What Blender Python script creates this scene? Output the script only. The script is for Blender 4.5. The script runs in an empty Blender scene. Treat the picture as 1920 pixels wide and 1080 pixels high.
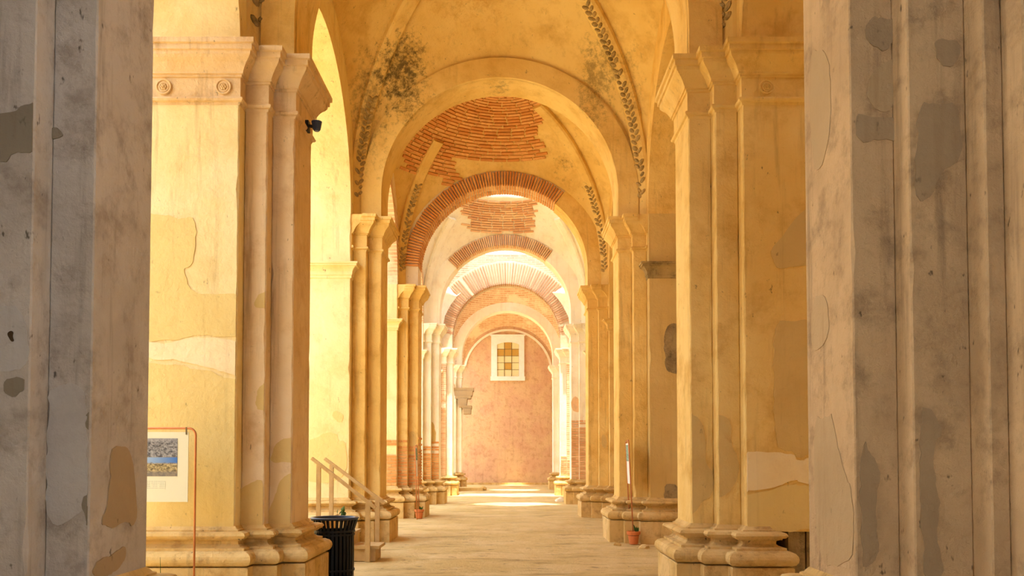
import bpy, bmesh, math, random
from mathutils import Vector, Matrix, noise as mnoise

random.seed(7)
SC = bpy.context.scene
COL = SC.collection
R = math.radians

# ------------------------------------------------------------------ camera
CX, CZ, F, PITCH, PY = 0.225, 1.52, 1600.0, R(1.95), 803.0
cam = bpy.data.cameras.new('camera')
cam_o = bpy.data.objects.new('camera', cam); COL.objects.link(cam_o)
cam_o.location = (CX, 0, CZ)
cam_o.rotation_euler = (R(90) + PITCH, 0, 0)
cam.sensor_width = 36.0
cam.lens = F / 1920 * 36
cam.shift_y = (PY - 540) / 1920
cam.clip_end = 400
SC.camera = cam_o

# ------------------------------------------------------------------ sky, sun, exposure
w = bpy.data.worlds.new('sky'); SC.world = w; w.use_nodes = True
bgn = w.node_tree.nodes['Background']
bgn.inputs[0].default_value = (0.77, 0.88, 1.0, 1)
bgn.inputs[1].default_value = 4.4
sun = bpy.data.lights.new('sun', 'SUN'); sun.energy = 12.0; sun.angle = R(1.5); sun.color = (1, .91, .74)
sun_o = bpy.data.objects.new('sun', sun); COL.objects.link(sun_o)
sun_o.rotation_euler = (R(12), R(-2), 0)
SC.view_settings.view_transform = 'Standard'
SC.view_settings.look = 'None'
SC.view_settings.exposure = 0.2
SC.view_settings.gamma = 1.0
SC.view_settings.use_curve_mapping = False
SC.cycles.max_bounces = 6
SC.cycles.diffuse_bounces = 5
SC.cycles.adaptive_threshold = .10
SC.cycles.adaptive_min_samples = 20
SC.cycles.sample_clamp_indirect = 12.0


# ------------------------------------------------------------------ pixel helpers (1920x1080) for marks that lie on a known surface
def ray(px, py):
    v = Vector(((px - 960) / F, (PY - py) / F, -1.0))
    m = Matrix.Rotation(R(90) + PITCH, 3, 'X')
    return (m @ v).normalized()
def on_y(px, py, y):
    d = ray(px, py); t = y / d.y
    return Vector((CX + d.x * t, y, CZ + d.z * t))
def on_x(px, py, x):
    d = ray(px, py); t = (x - CX) / d.x
    return Vector((x, d.y * t, CZ + d.z * t))
def on_z(px, py, z):
    d = ray(px, py); t = (z - CZ) / d.z
    return Vector((CX + d.x * t, d.y * t, z))


# ------------------------------------------------------------------ materials
def hexc(r, g, b):
    f = lambda c: ((c / 255 + .055) / 1.055) ** 2.4 if c > 10 else c / 255 / 12.92
    return (f(r), f(g), f(b), 1)

class NT:
    def __init__(s, name):
        s.m = bpy.data.materials.new(name); s.m.use_nodes = True
        s.t = s.m.node_tree; s.b = s.t.nodes['Principled BSDF']
        s.b.inputs['Specular IOR Level'].default_value = .15
    def n(s, typ, **kw):
        x = s.t.nodes.new(typ)
        for k, v in kw.items():
            if hasattr(x, k): setattr(x, k, v)
            else: x.inputs[k.replace('_', ' ')].default_value = v
        return x
    def l(s, a, b): s.t.links.new(a, b)
    def noise(s, vec, scale, detail=5, rough=.6):
        x = s.t.nodes.new('ShaderNodeTexNoise'); x.inputs['Scale'].default_value = scale
        x.inputs['Detail'].default_value = detail; x.inputs['Roughness'].default_value = rough
        s.l(vec, x.inputs['Vector']); return x.outputs['Fac']
    def ramp(s, fac, a, b):
        x = s.t.nodes.new('ShaderNodeMapRange'); x.interpolation_type = 'SMOOTHSTEP'
        x.inputs[1].default_value = a; x.inputs[2].default_value = b
        s.l(fac, x.inputs[0]); return x.outputs[0]
    def math(s, op, a, b=None):
        x = s.t.nodes.new('ShaderNodeMath'); x.operation = op
        for i, v in enumerate((a, b)):
            if v is None: continue
            if isinstance(v, (int, float)): x.inputs[i].default_value = v
            else: s.l(v, x.inputs[i])
        return x.outputs[0]
    def mix(s, fac, a, b, blend='MIX'):
        x = s.t.nodes.new('ShaderNodeMix'); x.data_type = 'RGBA'; x.blend_type = blend
        for i, v in ((0, fac), (6, a), (7, b)):
            if isinstance(v, (int, float)): x.inputs[i].default_value = v
            elif isinstance(v, tuple): x.inputs[i].default_value = v
            else: s.l(v, x.inputs[i])
        return x.outputs[2]
    def pos(s, scale=None):
        g = s.t.nodes.new('ShaderNodeNewGeometry')
        if scale is None: return g.outputs['Position']
        m = s.t.nodes.new('ShaderNodeMapping'); m.inputs['Scale'].default_value = scale
        s.l(g.outputs['Position'], m.inputs['Vector']); return m.outputs[0]
    def bump(s, h, strength=.4, dist=.02):
        x = s.t.nodes.new('ShaderNodeBump'); x.inputs['Strength'].default_value = strength
        x.inputs['Distance'].default_value = dist
        s.l(h, x.inputs['Height']); s.l(x.outputs[0], s.b.inputs['Normal'])
    def out(s, col, rough=.9):
        if isinstance(col, tuple): s.b.inputs['Base Color'].default_value = col
        else: s.l(col, s.b.inputs['Base Color'])
        s.b.inputs['Roughness'].default_value = rough
        return s.m

def plaster(name, base, base2, stain, streak=(.25, .13, .05, 1), streak_f=.35, stain_f=.5, speck_f=.6, speck=(.06, .045, .03, 1), masks=(), scale=1.0, bump=.5, lo=.42):
    t = NT(name); P = t.pos()
    c = t.mix(t.ramp(t.noise(P, .55 * scale, 4, .62), .38, .62), base, base2)
    f = t.math('MULTIPLY', t.ramp(t.noise(P, 2.1 * scale, 6, .68), lo + .04, lo + .3), stain_f)
    c = t.mix(f, c, stain)
    f = t.math('MULTIPLY', t.ramp(t.noise(t.pos((7, 7, .5)), 1.0, 4, .7), .52, .78), streak_f)
    c = t.mix(f, c, streak)
    f = t.math('MULTIPLY', t.ramp(t.noise(t.pos((11, 11, 6)), 1.0, 3, .75), .66, .74), speck_f)
    c = t.mix(f, c, speck)
    for loc, rad, colr, amt in masks:
        m = t.t.nodes.new('ShaderNodeMapping'); m.vector_type = 'POINT'
        m.inputs['Location'].default_value = tuple(-loc[i] / rad[i] for i in range(3))
        m.inputs['Scale'].default_value = tuple(1 / rad[i] for i in range(3))
        t.l(P, m.inputs[0])
        ln = t.t.nodes.new('ShaderNodeVectorMath'); ln.operation = 'LENGTH'; t.l(m.outputs[0], ln.inputs[0])
        d = t.math('ADD', ln.outputs['Value'], t.math('MULTIPLY', t.noise(P, 7, 6, .8), 3.2))
        f = t.math('MULTIPLY', t.math('SUBTRACT', 1.0, t.ramp(d, 1.75, 2.55)), amt)
        c = t.mix(f, c, colr)
    t.bump(t.noise(P, 9, 5, .65), bump, .03)
    return t.out(c, .92)

def brickish(name, a, b, c3, rnd=True):
    t = NT(name); P = t.pos()
    oi = t.t.nodes.new('ShaderNodeObjectInfo')
    col = t.mix(t.ramp(oi.outputs['Random'], .1, .9) if rnd else t.ramp(t.noise(P, 6, 3), .35, .65), a, b)
    col = t.mix(t.math('MULTIPLY', t.ramp(t.noise(P, 7, 8, .7), .45, .7), .55), col, c3)
    t.bump(t.noise(P, 40, 5), .4, .01)
    return t.out(col, .92)

def rubble(name, brick, brick2, mortar, sx=.34, sz=.085, axis='xz', plasterc=None, pf=(.45, .6)):
    """far masonry, its courses too small to pick apart; axis says which world axes run along the face"""
    t = NT(name); P = t.pos()
    sp = t.t.nodes.new('ShaderNodeSeparateXYZ'); t.l(P, sp.inputs[0])
    cb = t.t.nodes.new('ShaderNodeCombineXYZ')
    t.l(sp.outputs['XYZ'.index(axis[0].upper())], cb.inputs[0]); t.l(sp.outputs['XYZ'.index(axis[1].upper())], cb.inputs[1])
    bt = t.t.nodes.new('ShaderNodeTexBrick'); t.l(cb.outputs[0], bt.inputs['Vector'])
    bt.inputs['Scale'].default_value = 1; bt.inputs['Brick Width'].default_value = sx; bt.inputs['Row Height'].default_value = sz
    bt.inputs['Mortar Size'].default_value = sz * .16; bt.inputs['Mortar Smooth'].default_value = .3
    bt.inputs['Color1'].default_value = brick; bt.inputs['Color2'].default_value = brick2; bt.inputs['Mortar'].default_value = mortar
    c = t.mix(t.math('MULTIPLY', t.ramp(t.noise(P, 2.2, 9, .7), .4, .7), .6), bt.outputs['Color'], mortar)
    if plasterc: c = t.mix(t.ramp(t.noise(P, .8, 8, .6), *pf), c, plasterc)
    h = t.math('ADD', t.noise(P, 8, 8), t.math('MULTIPLY', bt.outputs['Fac'], -.4))
    t.bump(h, .6, .03)
    return t.out(c)

def plain(name, c, rough=.7, metal=0, var=.25, scale=20):
    t = NT(name)
    col = t.mix(t.math('MULTIPLY', t.ramp(t.noise(t.pos(), scale, 6), .35, .7), var), c, (c[0] * .45, c[1] * .4, c[2] * .35, 1))
    t.b.inputs['Metallic'].default_value = metal
    return t.out(col, rough)

M = {}
BROWN = (.20, .10, .03, 1); MOLD = (.05, .04, .025, 1)
M['cream'] = plaster('cream_plaster', (.88, .74, .43, 1), (.85, .67, .33, 1), (.68, .46, .17, 1), BROWN, .35, .45, .6)
M['ochre'] = plaster('ochre_plaster', (.84, .61, .24, 1), (.78, .52, .165, 1), (.56, .32, .07, 1), BROWN, .4, .65, .65, bump=.7)
M['pink'] = plaster('pinkish_plaster', (.80, .62, .40, 1), (.74, .53, .29, 1), (.54, .32, .15, 1), BROWN, .5, .6, .65, bump=.7)
M['vault'] = plaster('vault_plaster', (.82, .61, .25, 1), (.75, .52, .18, 1), (.54, .32, .07, 1), BROWN, .25, .55, .5, scale=.9,
    masks=[((-1.75, 15.2, 8.4), (.55, .8, 1.0), MOLD, .85), ((-2.3, 15.0, 7.6), (.5, .8, 1.3), MOLD, .55), ((1.75, 15.2, 8.3), (.45, .8, .9), MOLD, .55), ((2.3, 14.8, 7.6), (.35, .8, 1.2), MOLD, .4),
           ((1.45, 21.2, 8.6), (.4, .6, .55), MOLD, .7), ((-1.8, 21.2, 8.0), (.3, .6, .8), MOLD, .5), ((2.05, 21.2, 7.6), (.25, .6, 1.0), MOLD, .7), ((-.02, 16.0, 8.62), (.30, .5, .12), MOLD, .6), ((-.4, 14.4, 9.3), (.9, .9, .8), (.52, .26, .05, 1), .5)])
M['grey'] = plaster('grey_plaster', (.48, .43, .385, 1), (.56, .51, .47, 1), (.29, .24, .20, 1), (.14, .105, .08, 1), .55, .75, .8, scale=2.0, bump=.8)
M['taupe'] = plaster('taupe_plaster', (.64, .46, .27, 1), (.54, .385, .225, 1), (.30, .21, .125, 1), (.16, .115, .075, 1), .55, .7, .8, scale=2.0, bump=.8)
M['patch_olive'] = plaster('undercoat_olive', (.80, .62, .27, 1), (.76, .58, .24, 1), (.64, .46, .17, 1), BROWN, .2, .3, .3)
M['patch_tan'] = plaster('undercoat_tan', (.69, .50, .21, 1), (.64, .45, .175, 1), (.52, .34, .12, 1), BROWN, .25, .3, .4)
M['patch_grey'] = plaster('cement_patch', (.29, .25, .195, 1), (.25, .215, .165, 1), (.19, .16, .12, 1), BROWN, .3, .3, .4)
M['patch_taupe'] = plaster('taupe_undercoat', (.44, .33, .205, 1), (.39, .29, .18, 1), (.33, .24, .14, 1), BROWN, .25, .3, .4)
M['patch_taupe2'] = plaster('taupe_scar', (.55, .41, .245, 1), (.50, .37, .215, 1), (.40, .29, .16, 1), BROWN, .3, .3, .4)
M['patch_pale'] = plaster('pale_skim', (.90, .76, .50, 1), (.86, .70, .43, 1), (.72, .52, .26, 1), BROWN, .15, .3, .3)
M['patch_blue'] = plaster('limewash_patch', (.56, .54, .53, 1), (.50, .47, .45, 1), (.38, .34, .32, 1), BROWN, .2, .5, .5)
M['stone'] = plaster('plinth_stone', (.74, .53, .24, 1), (.64, .43, .16, 1), (.38, .22, .08, 1), (.10, .06, .03, 1), .45, .75, .8, scale=2.4, bump=.9)
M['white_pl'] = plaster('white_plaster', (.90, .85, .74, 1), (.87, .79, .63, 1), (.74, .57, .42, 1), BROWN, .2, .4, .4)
M['brick'] = brickish('fired_brick', (.64, .28, .085, 1), (.76, .41, .16, 1), (.46, .19, .06, 1))
M['brick_pale'] = brickish('weathered_brick', (.66, .34, .17, 1), (.78, .50, .28, 1), (.60, .40, .25, 1))
M['brick_far'] = brickish('dusty_rose_brick', (.40, .19, .10, 1), (.52, .29, .17, 1), (.36, .20, .12, 1))
M['mortar_dimmed'] = plaster('dimmed_mortar', (.58, .48, .34, 1), (.54, .43, .29, 1), (.42, .30, .19, 1), BROWN, .1, .3, .3, scale=3)  # mortar colour darkened to offset burnt-out sky light on the radial brick arch
M['mortar_pale'] = plaster('pale_mortar', (.82, .72, .55, 1), (.78, .66, .48, 1), (.60, .46, .30, 1), BROWN, .1, .3, .3, scale=3)
M['mortar'] = plaster('lime_mortar', (.72, .55, .30, 1), (.66, .48, .25, 1), (.48, .30, .12, 1), BROWN, .1, .4, .4, scale=3)
M['dark_stone'] = plaster('rough_core', (.30, .22, .12, 1), (.40, .30, .16, 1), (.08, .06, .04, 1), MOLD, .4, .7, .8, scale=4, bump=1.0)
M['far_brick'] = rubble('far_brick_courses', (.62, .33, .18, 1), (.74, .47, .30, 1), (.82, .66, .44, 1), axis='xz', plasterc=(.86, .74, .54, 1), pf=(.55, .66))
M['far_brick_y'] = rubble('far_brick_courses_side', (.62, .33, .18, 1), (.74, .47, .30, 1), (.82, .66, .44, 1), axis='yz', plasterc=(.86, .74, .54, 1), pf=(.5, .62))
M['bare_brick'] = rubble('bare_brick_courses', (.36, .20, .12, 1), (.46, .29, .18, 1), (.54, .42, .28, 1), axis='xz')
M['end'] = plaster('end_wall_rubble', (.64, .40, .26, 1), (.68, .47, .28, 1), (.46, .25, .14, 1), (.30, .16, .09, 1), .3, .65, .6, speck=(.80, .66, .50, 1), scale=2.2, bump=1.0)

def floor_mat():
    t = NT('dusty_ground'); P = t.pos()
    c = t.mix(t.ramp(t.noise(P, .7, 8, .65), .38, .62), (.60, .44, .19, 1), (.68, .52, .26, 1))
    c = t.mix(t.math('MULTIPLY', t.ramp(t.noise(t.pos((.5, 1.6, 1)), 1.2, 9, .72), .50, .68), .8), c, (.34, .23, .09, 1))
    c = t.mix(t.math('MULTIPLY', t.ramp(t.noise(t.pos((1.2, 2.4, 1)), 2.2, 9, .75), .57, .66), .75), c, (.12, .085, .045, 1))
    c = t.mix(t.math('MULTIPLY', t.ramp(t.noise(P, 2.3, 9, .7), .55, .75), .5), c, (.84, .72, .47, 1))
    t.bump(t.math('ADD', t.noise(P, 3, 9, .7), t.math('MULTIPLY', t.noise(P, 30, 6, .7), .3)), .7, .05)
    return t.out(c, .9)
M['floor'] = floor_mat()
M['wood'] = plain('weathered_timber', (.62, .44, .22, 1), .7, 0, .3, 9)
M['black'] = plain('black_painted_steel', (.016, .016, .018, 1), .4, .0, .1)
M['rim'] = plain('blue_black_rim', (.055, .07, .12, 1), .3, .0, .1)
M['copper'] = plain('copper_tube', (.62, .24, .10, 1), .35, .35, .2)
M['terracotta'] = plain('terracotta', (.66, .21, .07, 1), .8, 0, .2)
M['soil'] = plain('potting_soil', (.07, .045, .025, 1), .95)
M['leaf'] = plain('green_leaf', (.08, .14, .03, 1), .6, 0, .4, 30)
M['leaf_pale'] = plain('grey_green_leaf', (.33, .42, .20, 1), .6, 0, .4, 30)
M['paper'] = plain('poster_card', (.80, .78, .60, 1), .6, 0, .02)
M['white_paint'] = plain('white_paint', (.92, .88, .86, 1), .7, 0, .12, 6)
M['lead'] = plain('window_bar', (.20, .15, .07, 1), .6)
M['pane_a'] = plain('cream_glass', (.78, .72, .42, 1), .25, 0, .1)
M['pane_b'] = plain('amber_glass', (.55, .34, .08, 1), .25, 0, .15)
M['lens'] = plain('lamp_lens', (.75, .75, .72, 1), .2)

def poster_mat(name, kind):
    """flat print: kind 0 grey pen drawing, 1 colour view under a blue sky, 2 text lines, 3 green photo"""
    t = NT(name)
    tc = t.t.nodes.new('ShaderNodeTexCoord'); sp = t.t.nodes.new('ShaderNodeSeparateXYZ'); t.l(tc.outputs['Generated'], sp.inputs[0])
    X, Z = sp.outputs[0], sp.outputs[2]
    mp = t.t.nodes.new('ShaderNodeMapping'); t.l(tc.outputs['Generated'], mp.inputs[0])
    if kind == 0:
        mp.inputs['Scale'].default_value = (15, 1, 6)
        n = t.noise(mp.outputs[0], 1.0, 9, .8)
        c = t.mix(t.ramp(n, .38, .62), (.05, .05, .06, 1), (.42, .42, .44, 1))
        c = t.mix(t.math('MULTIPLY', t.ramp(Z, .7, 1.0), .6), c, (.36, .36, .4, 1))
    elif kind == 1:
        mp.inputs['Scale'].default_value = (14, 1, 6)
        n = t.noise(mp.outputs[0], 1.0, 9, .8)
        c = t.mix(t.ramp(n, .4, .6), (.10, .08, .05, 1), (.62, .50, .26, 1))
        c = t.mix(t.math('MULTIPLY', t.ramp(t.math('SUBTRACT', .35, Z), 0, .2), .8), c, (.22, .20, .19, 1))
        sky = t.mix(X, (.55, .72, .85, 1), (.06, .18, .55, 1))
        c = t.mix(t.ramp(t.math('ADD', Z, t.math('MULTIPLY', n, .3)), .78, .9), c, sky)
    elif kind == 2:
        mp.inputs['Scale'].default_value = (60, 1, 1)
        wv = t.math('FRACT', t.math('MULTIPLY', Z, 5.0))
        n = t.noise(mp.outputs[0], 1.0, 2, .5)
        f = t.math('MULTIPLY', t.ramp(wv, .55, .62), t.ramp(n, .42, .5))
        c = t.mix(t.math('MULTIPLY', f, .5), (.80, .78, .60, 1), (.30, .29, .22, 1))
    else:
        mp.inputs['Scale'].default_value = (6, 6, 6)
        n = t.noise(mp.outputs[0], 1.0, 8, .75)
        c = t.mix(t.ramp(n, .4, .62), (.10, .22, .16, 1), (.42, .58, .50, 1))
    return t.out(c, .55)
for i in range(4): M['print%d' % i] = poster_mat(['pen_drawing', 'colour_view', 'text_lines', 'green_photo'][i], i)


# ------------------------------------------------------------------ mesh helpers
class MB:
    def __init__(s): s.v = []; s.f = []
    def add(s, vs, fs):
        o = len(s.v); s.v += [tuple(p) for p in vs]; s.f += [tuple(i + o for i in f) for f in fs]; return s
    def box(s, x0, x1, y0, y1, z0, z1):
        return s.add([(x, y, z) for z in (z0, z1) for y in (y0, y1) for x in (x0, x1)],
                     [(0, 2, 3, 1), (4, 5, 7, 6), (0, 1, 5, 4), (2, 6, 7, 3), (0, 4, 6, 2), (1, 3, 7, 5)])
    def loft(s, rings, cap0=True, cap1=True, closed=True):
        n = len(rings[0]); vs = [p for r in rings for p in r]; fs = []
        for i in range(len(rings) - 1):
            for j in range(n if closed else n - 1):
                k = (j + 1) % n
                fs.append((i * n + j, i * n + k, (i + 1) * n + k, (i + 1) * n + j))
        if cap0: fs.append(tuple(reversed(range(n))))
        if cap1: fs.append(tuple((len(rings) - 1) * n + j for j in range(n)))
        return s.add(vs, fs)
    def tube(s, pts, r, n=10):
        rings = []
        for i, p in enumerate(pts):
            p = Vector(p); a = Vector(pts[max(i - 1, 0)]); b = Vector(pts[min(i + 1, len(pts) - 1)])
            d = (b - a).normalized(); u = d.orthogonal().normalized() if i == 0 else (u - d * u.dot(d)).normalized()
            v = d.cross(u); rr = r[i] if isinstance(r, (list, tuple)) else r
            rings.append([p + (u * math.cos(2 * math.pi * j / n) + v * math.sin(2 * math.pi * j / n)) * rr for j in range(n)])
        return s.loft(rings)
    def lathe(s, prof, c=(0, 0, 0), n=24, axis='z'):
        rings = []
        for r, z in prof:
            ring = []
            for j in range(n):
                a = 2 * math.pi * j / n; p = (r * math.cos(a), r * math.sin(a), z)
                if axis == 'y': p = (p[0], -z, p[1])
                ring.append((p[0] + c[0], p[1] + c[1], p[2] + c[2]))
            rings.append(ring)
        return s.loft(rings)
    def bar(s, a, b, w, h):
        """square bar from a to b, width w across, h up"""
        a, b = Vector(a), Vector(b); d = (b - a).normalized()
        up = Vector((0, 0, 1)) if abs(d.z) < .9 else Vector((0, 1, 0))
        u = d.cross(up).normalized(); v = u.cross(d).normalized()
        q = [(-w / 2, -h / 2), (w / 2, -h / 2), (w / 2, h / 2), (-w / 2, h / 2)]
        return s.loft([[p + u * i + v * j for i, j in q] for p in (a, b)])
    def build(s, name, mat, parent=None, smooth=False, label=None, kind=None, recalc=True, mats=None):
        off = Vector((0, 0, 0)); p = parent
        while p is not None: off += p.location; p = p.parent
        me = bpy.data.meshes.new(name)
        me.from_pydata([tuple(Vector(v) - off) for v in s.v], [], s.f)
        if recalc:
            bm = bmesh.new(); bm.from_mesh(me); bmesh.ops.recalc_face_normals(bm, faces=bm.faces[:]); bm.to_mesh(me); bm.free()
        me.materials.append(M[mat] if isinstance(mat, str) else mat)
        if smooth: me.polygons.foreach_set('use_smooth', [True] * len(me.polygons))
        o = bpy.data.objects.new(name, me); COL.objects.link(o)
        if parent is not None: o.parent = parent
        if label: o['label'] = label
        if kind: o['kind'] = kind
        return o

def thing(name, loc, label, cat, group=None, kind=None):
    o = bpy.data.objects.new(name, None); COL.objects.link(o); o.location = loc
    o.empty_display_size = .2
    if kind: o['kind'] = kind
    if label: o['label'] = label
    if cat: o['category'] = cat
    if group: o['group'] = group
    return o
def tag(o, label, cat, group=None, kind=None):
    o['label'] = label
    if cat: o['category'] = cat
    if group: o['group'] = group
    if kind: o['kind'] = kind
    return o

BRICK_ME = None
def brick_mesh():
    """a unit brick with slightly broken edges, shared by every brick"""
    global BRICK_ME
    if BRICK_ME is None:
        bm = bmesh.new(); bmesh.ops.create_cube(bm, size=1.0)
        bmesh.ops.bevel(bm, geom=bm.edges[:], offset=.07, segments=1, affect='EDGES')
        BRICK_ME = {}
        for k in ('brick', 'brick_pale', 'brick_far'):
            me = bpy.data.meshes.new('brick'); bm.to_mesh(me); me.materials.append(M[k]); BRICK_ME[k] = me
        bm.free()
    return BRICK_ME
def brick(parent, center, X, Y, Z, size, mat='brick'):
    """X, Y, Z: the brick's axes as unit vectors; size along each"""
    o = bpy.data.objects.new('brick', brick_mesh()[mat]); COL.objects.link(o)
    off = Vector((0, 0, 0)); p = parent
    while p is not None: off += p.location; p = p.parent
    m = Matrix.Identity(4)
    for i, (a, sz) in enumerate(zip((X, Y, Z), size)):
        for r in range(3): m[r][i] = a[r] * sz
    for r in range(3): m[r][3] = (Vector(center) - off)[r]
    o.parent = parent; o.matrix_local = m
    return o

def sweep_lab(pts, n=6, jit=.012, seed=0):
    """closed outline with its corners rounded and its edges divided"""
    out = []
    for _ in range(2):
        nw = []
        for i, p in enumerate(pts):
            q = pts[(i + 1) % len(pts)]; nw += [p.lerp(q, .25), p.lerp(q, .75)]
        pts = nw
    for i, p in enumerate(pts):
        q = pts[(i + 1) % len(pts)]; L = (q - p).length; k = max(1, int(L / .045))
        for j in range(k):
            out.append(p.lerp(q, j / k))
    return out

def patch(parent, px, plane, mat, th=.007, seed=0, rough=.024, name='plaster_patch', keep=None):
    """a layer of plaster or undercoat with a broken outline lying on a flat face; px = its outline in the photo"""
    ax, val = plane
    P = [(on_y(x, y, val) if ax == 'y' else on_x(x, y, val)) for x, y in px]
    nrm = Vector((0, -1, 0)) if ax == 'y' else Vector((-1 if val > 0 else 1, 0, 0))
    ua = 0 if ax == 'y' else 1
    lo = min(p[ua] for p in P); hi = max(p[ua] for p in P)
    if keep: lo, hi = keep
    out = sweep_lab(P)
    res = []
    for p in out:
        dx = mnoise.noise(Vector((p[ua] * 9, p.z * 9, seed * 3.1))) * rough + mnoise.noise(Vector((p[ua] * 31, p.z * 31, seed * 5.1 + 7))) * rough * .5
        dz = mnoise.noise(Vector((p[ua] * 9, p.z * 9, seed * 3.1 + 50))) * rough + mnoise.noise(Vector((p[ua] * 31, p.z * 31, seed + 90))) * rough * .5
        q = p.copy(); q[ua] = min(hi, max(lo, q[ua] + dx)); q.z += dz; res.append(q)
    mb = MB(); mb.loft([[p + nrm * -.002 for p in res], [p + nrm * th for p in res]])
    return mb.build(name, mat, parent)


# ------------------------------------------------------------------ the plan of the aisle
W, T, S1, S2, DB = 2.185, .77, .25, .25, .185
HX = W + S1 + S2            # arcade plane
DEEP = HX + 1.5             # far side of the arcade wall
L = 6.28
YP = [4.88] + [9.36 + L * i for i in range(6)]   # near face of each pier's aisle pilaster
YEND = 48.2
Z_PL, Z_SH, Z_CAP0, Z_CAP = .38, .77, 5.34, 5.92
ZC_T, ZS = 6.37, 6.27
ZTOP = 9.75
ORD = ['first', 'second', 'third', 'fourth', 'fifth', 'sixth', 'seventh']

def offset_poly(poly, offs):
    """orthogonal polygon, edge i (from i to i+1) moved outward by offs[i]"""
    n = len(poly); out = []
    for i in range(n):
        a, b, c = poly[i - 1], poly[i], poly[(i + 1) % n]
        x, y = b
        for (p, q, o) in ((a, b, offs[i - 1]), (b, c, offs[i])):
            dx, dy = q[0] - p[0], q[1] - p[1]; l = math.hypot(dx, dy)
            nx, ny = dy / l, -dx / l
            x += nx * o; y += ny * o
        out.append((x, y))
    return out

BASE_PROF = [(.12, .37), (.12, .392), (.175, .396), (.212, .412), (.232, .44), (.238, .47), (.232, .50), (.21, .53), (.165, .55), (.140, .552), (.140, .578),
             (.085, .59), (.055, .615), (.055, .645), (.085, .66), (.105, .662), (.105, .674), (.135, .68), (.155, .706), (.14, .732), (.105, .744), (.05, .746), (.05, .76), (.03, .768), (0.002, .80)]
CAP_PROF = [(.002, 5.28), (.012, 5.305), (.035, 5.315), (.045, 5.335), (.035, 5.355), (.012, 5.365), (.012, 5.57), (.03, 5.575), (.03, 5.597), (.05, 5.602), (.05, 5.622),
            (.06, 5.64), (.075, 5.67), (.10, 5.705), (.135, 5.738), (.155, 5.765), (.16, 5.80), (.18, 5.805), (.18, 5.86), (.205, 5.868), (.205, 5.92)]
IMP_PROF = [(.002, 4.74), (.02, 4.75), (.02, 4.79), (.035, 4.80), (.04, 4.86), (.06, 4.90), (.10, 4.945), (.13, 4.955), (.13, 4.985), (.15, 4.99), (.15, 5.02)]

def pier_poly(kind):
    h0 = T / 2; h1 = h0 + DB; h2 = h1 + DB
    a1, a2, D = S1, S1 + S2, S1 + S2 + 1.5
    if kind == 'front':      # the nearest pair has one more step towards the camera
        h3 = h2 + DB
        return [(0, -h0), (a1, -h0), (a1, -h1), (a1 + .32, -h1), (a1 + .32, -h2), (a1 + .42, -h2), (a1 + .42, -h3), (D, -h3), (D, h2), (a2, h2), (a2, h1), (a1, h1), (a1, h0), (0, h0)]
    return [(0, -h0), (a1, -h0), (a1, -h1), (a2, -h1), (a2, -h2), (D, -h2), (D, h2), (a2, h2), (a2, h1), (a1, h1), (a1, h0), (0, h0)]

def worn_prism(mb, rect, z0, z1, s, yc, seed, jit=.004, ch=.014, var=.6):
    a0, a1, b0, b1 = rect; rnd = random.Random(seed); rings = []
    n = max(2, int((z1 - z0) / .14))
    for i in range(n + 1):
        z = z0 + (z1 - z0) * i / n; ring = []
        for (a, b, sa, sb) in ((a0, b0, 1, 1), (a1, b0, -1, 1), (a1, b1, -1, -1), (a0, b1, 1, -1)):
            c = ch * (1 - var / 2 + var * rnd.random()) + (.02 * rnd.random() if rnd.random() < .04 else 0)
            ja, jb = rnd.uniform(-jit, jit), rnd.uniform(-jit, jit)
            pa = (a + sa * c + (ja if True else 0), b); pb = (a, b + sb * c + jb)
            order = (pb, pa) if sa * sb > 0 else (pa, pb)
            ring += [(s * (W + p[0]), yc + p[1], z) for p in order]
        rings.append(ring)
    mb.loft(rings)

def rings_of(poly, offs_mask, prof, s, yc, scale=1.0, wob=0):
    out = []
    for o, z in prof:
        pp = offset_poly(poly, [o * m if m > 0 else m for m in offs_mask])
        out.append([(s * (W + a), yc + b, z) for a, b in pp])
    return out

def clip_deep(poly, D):
    return [(min(a, D), b) for a, b in poly]

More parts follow.
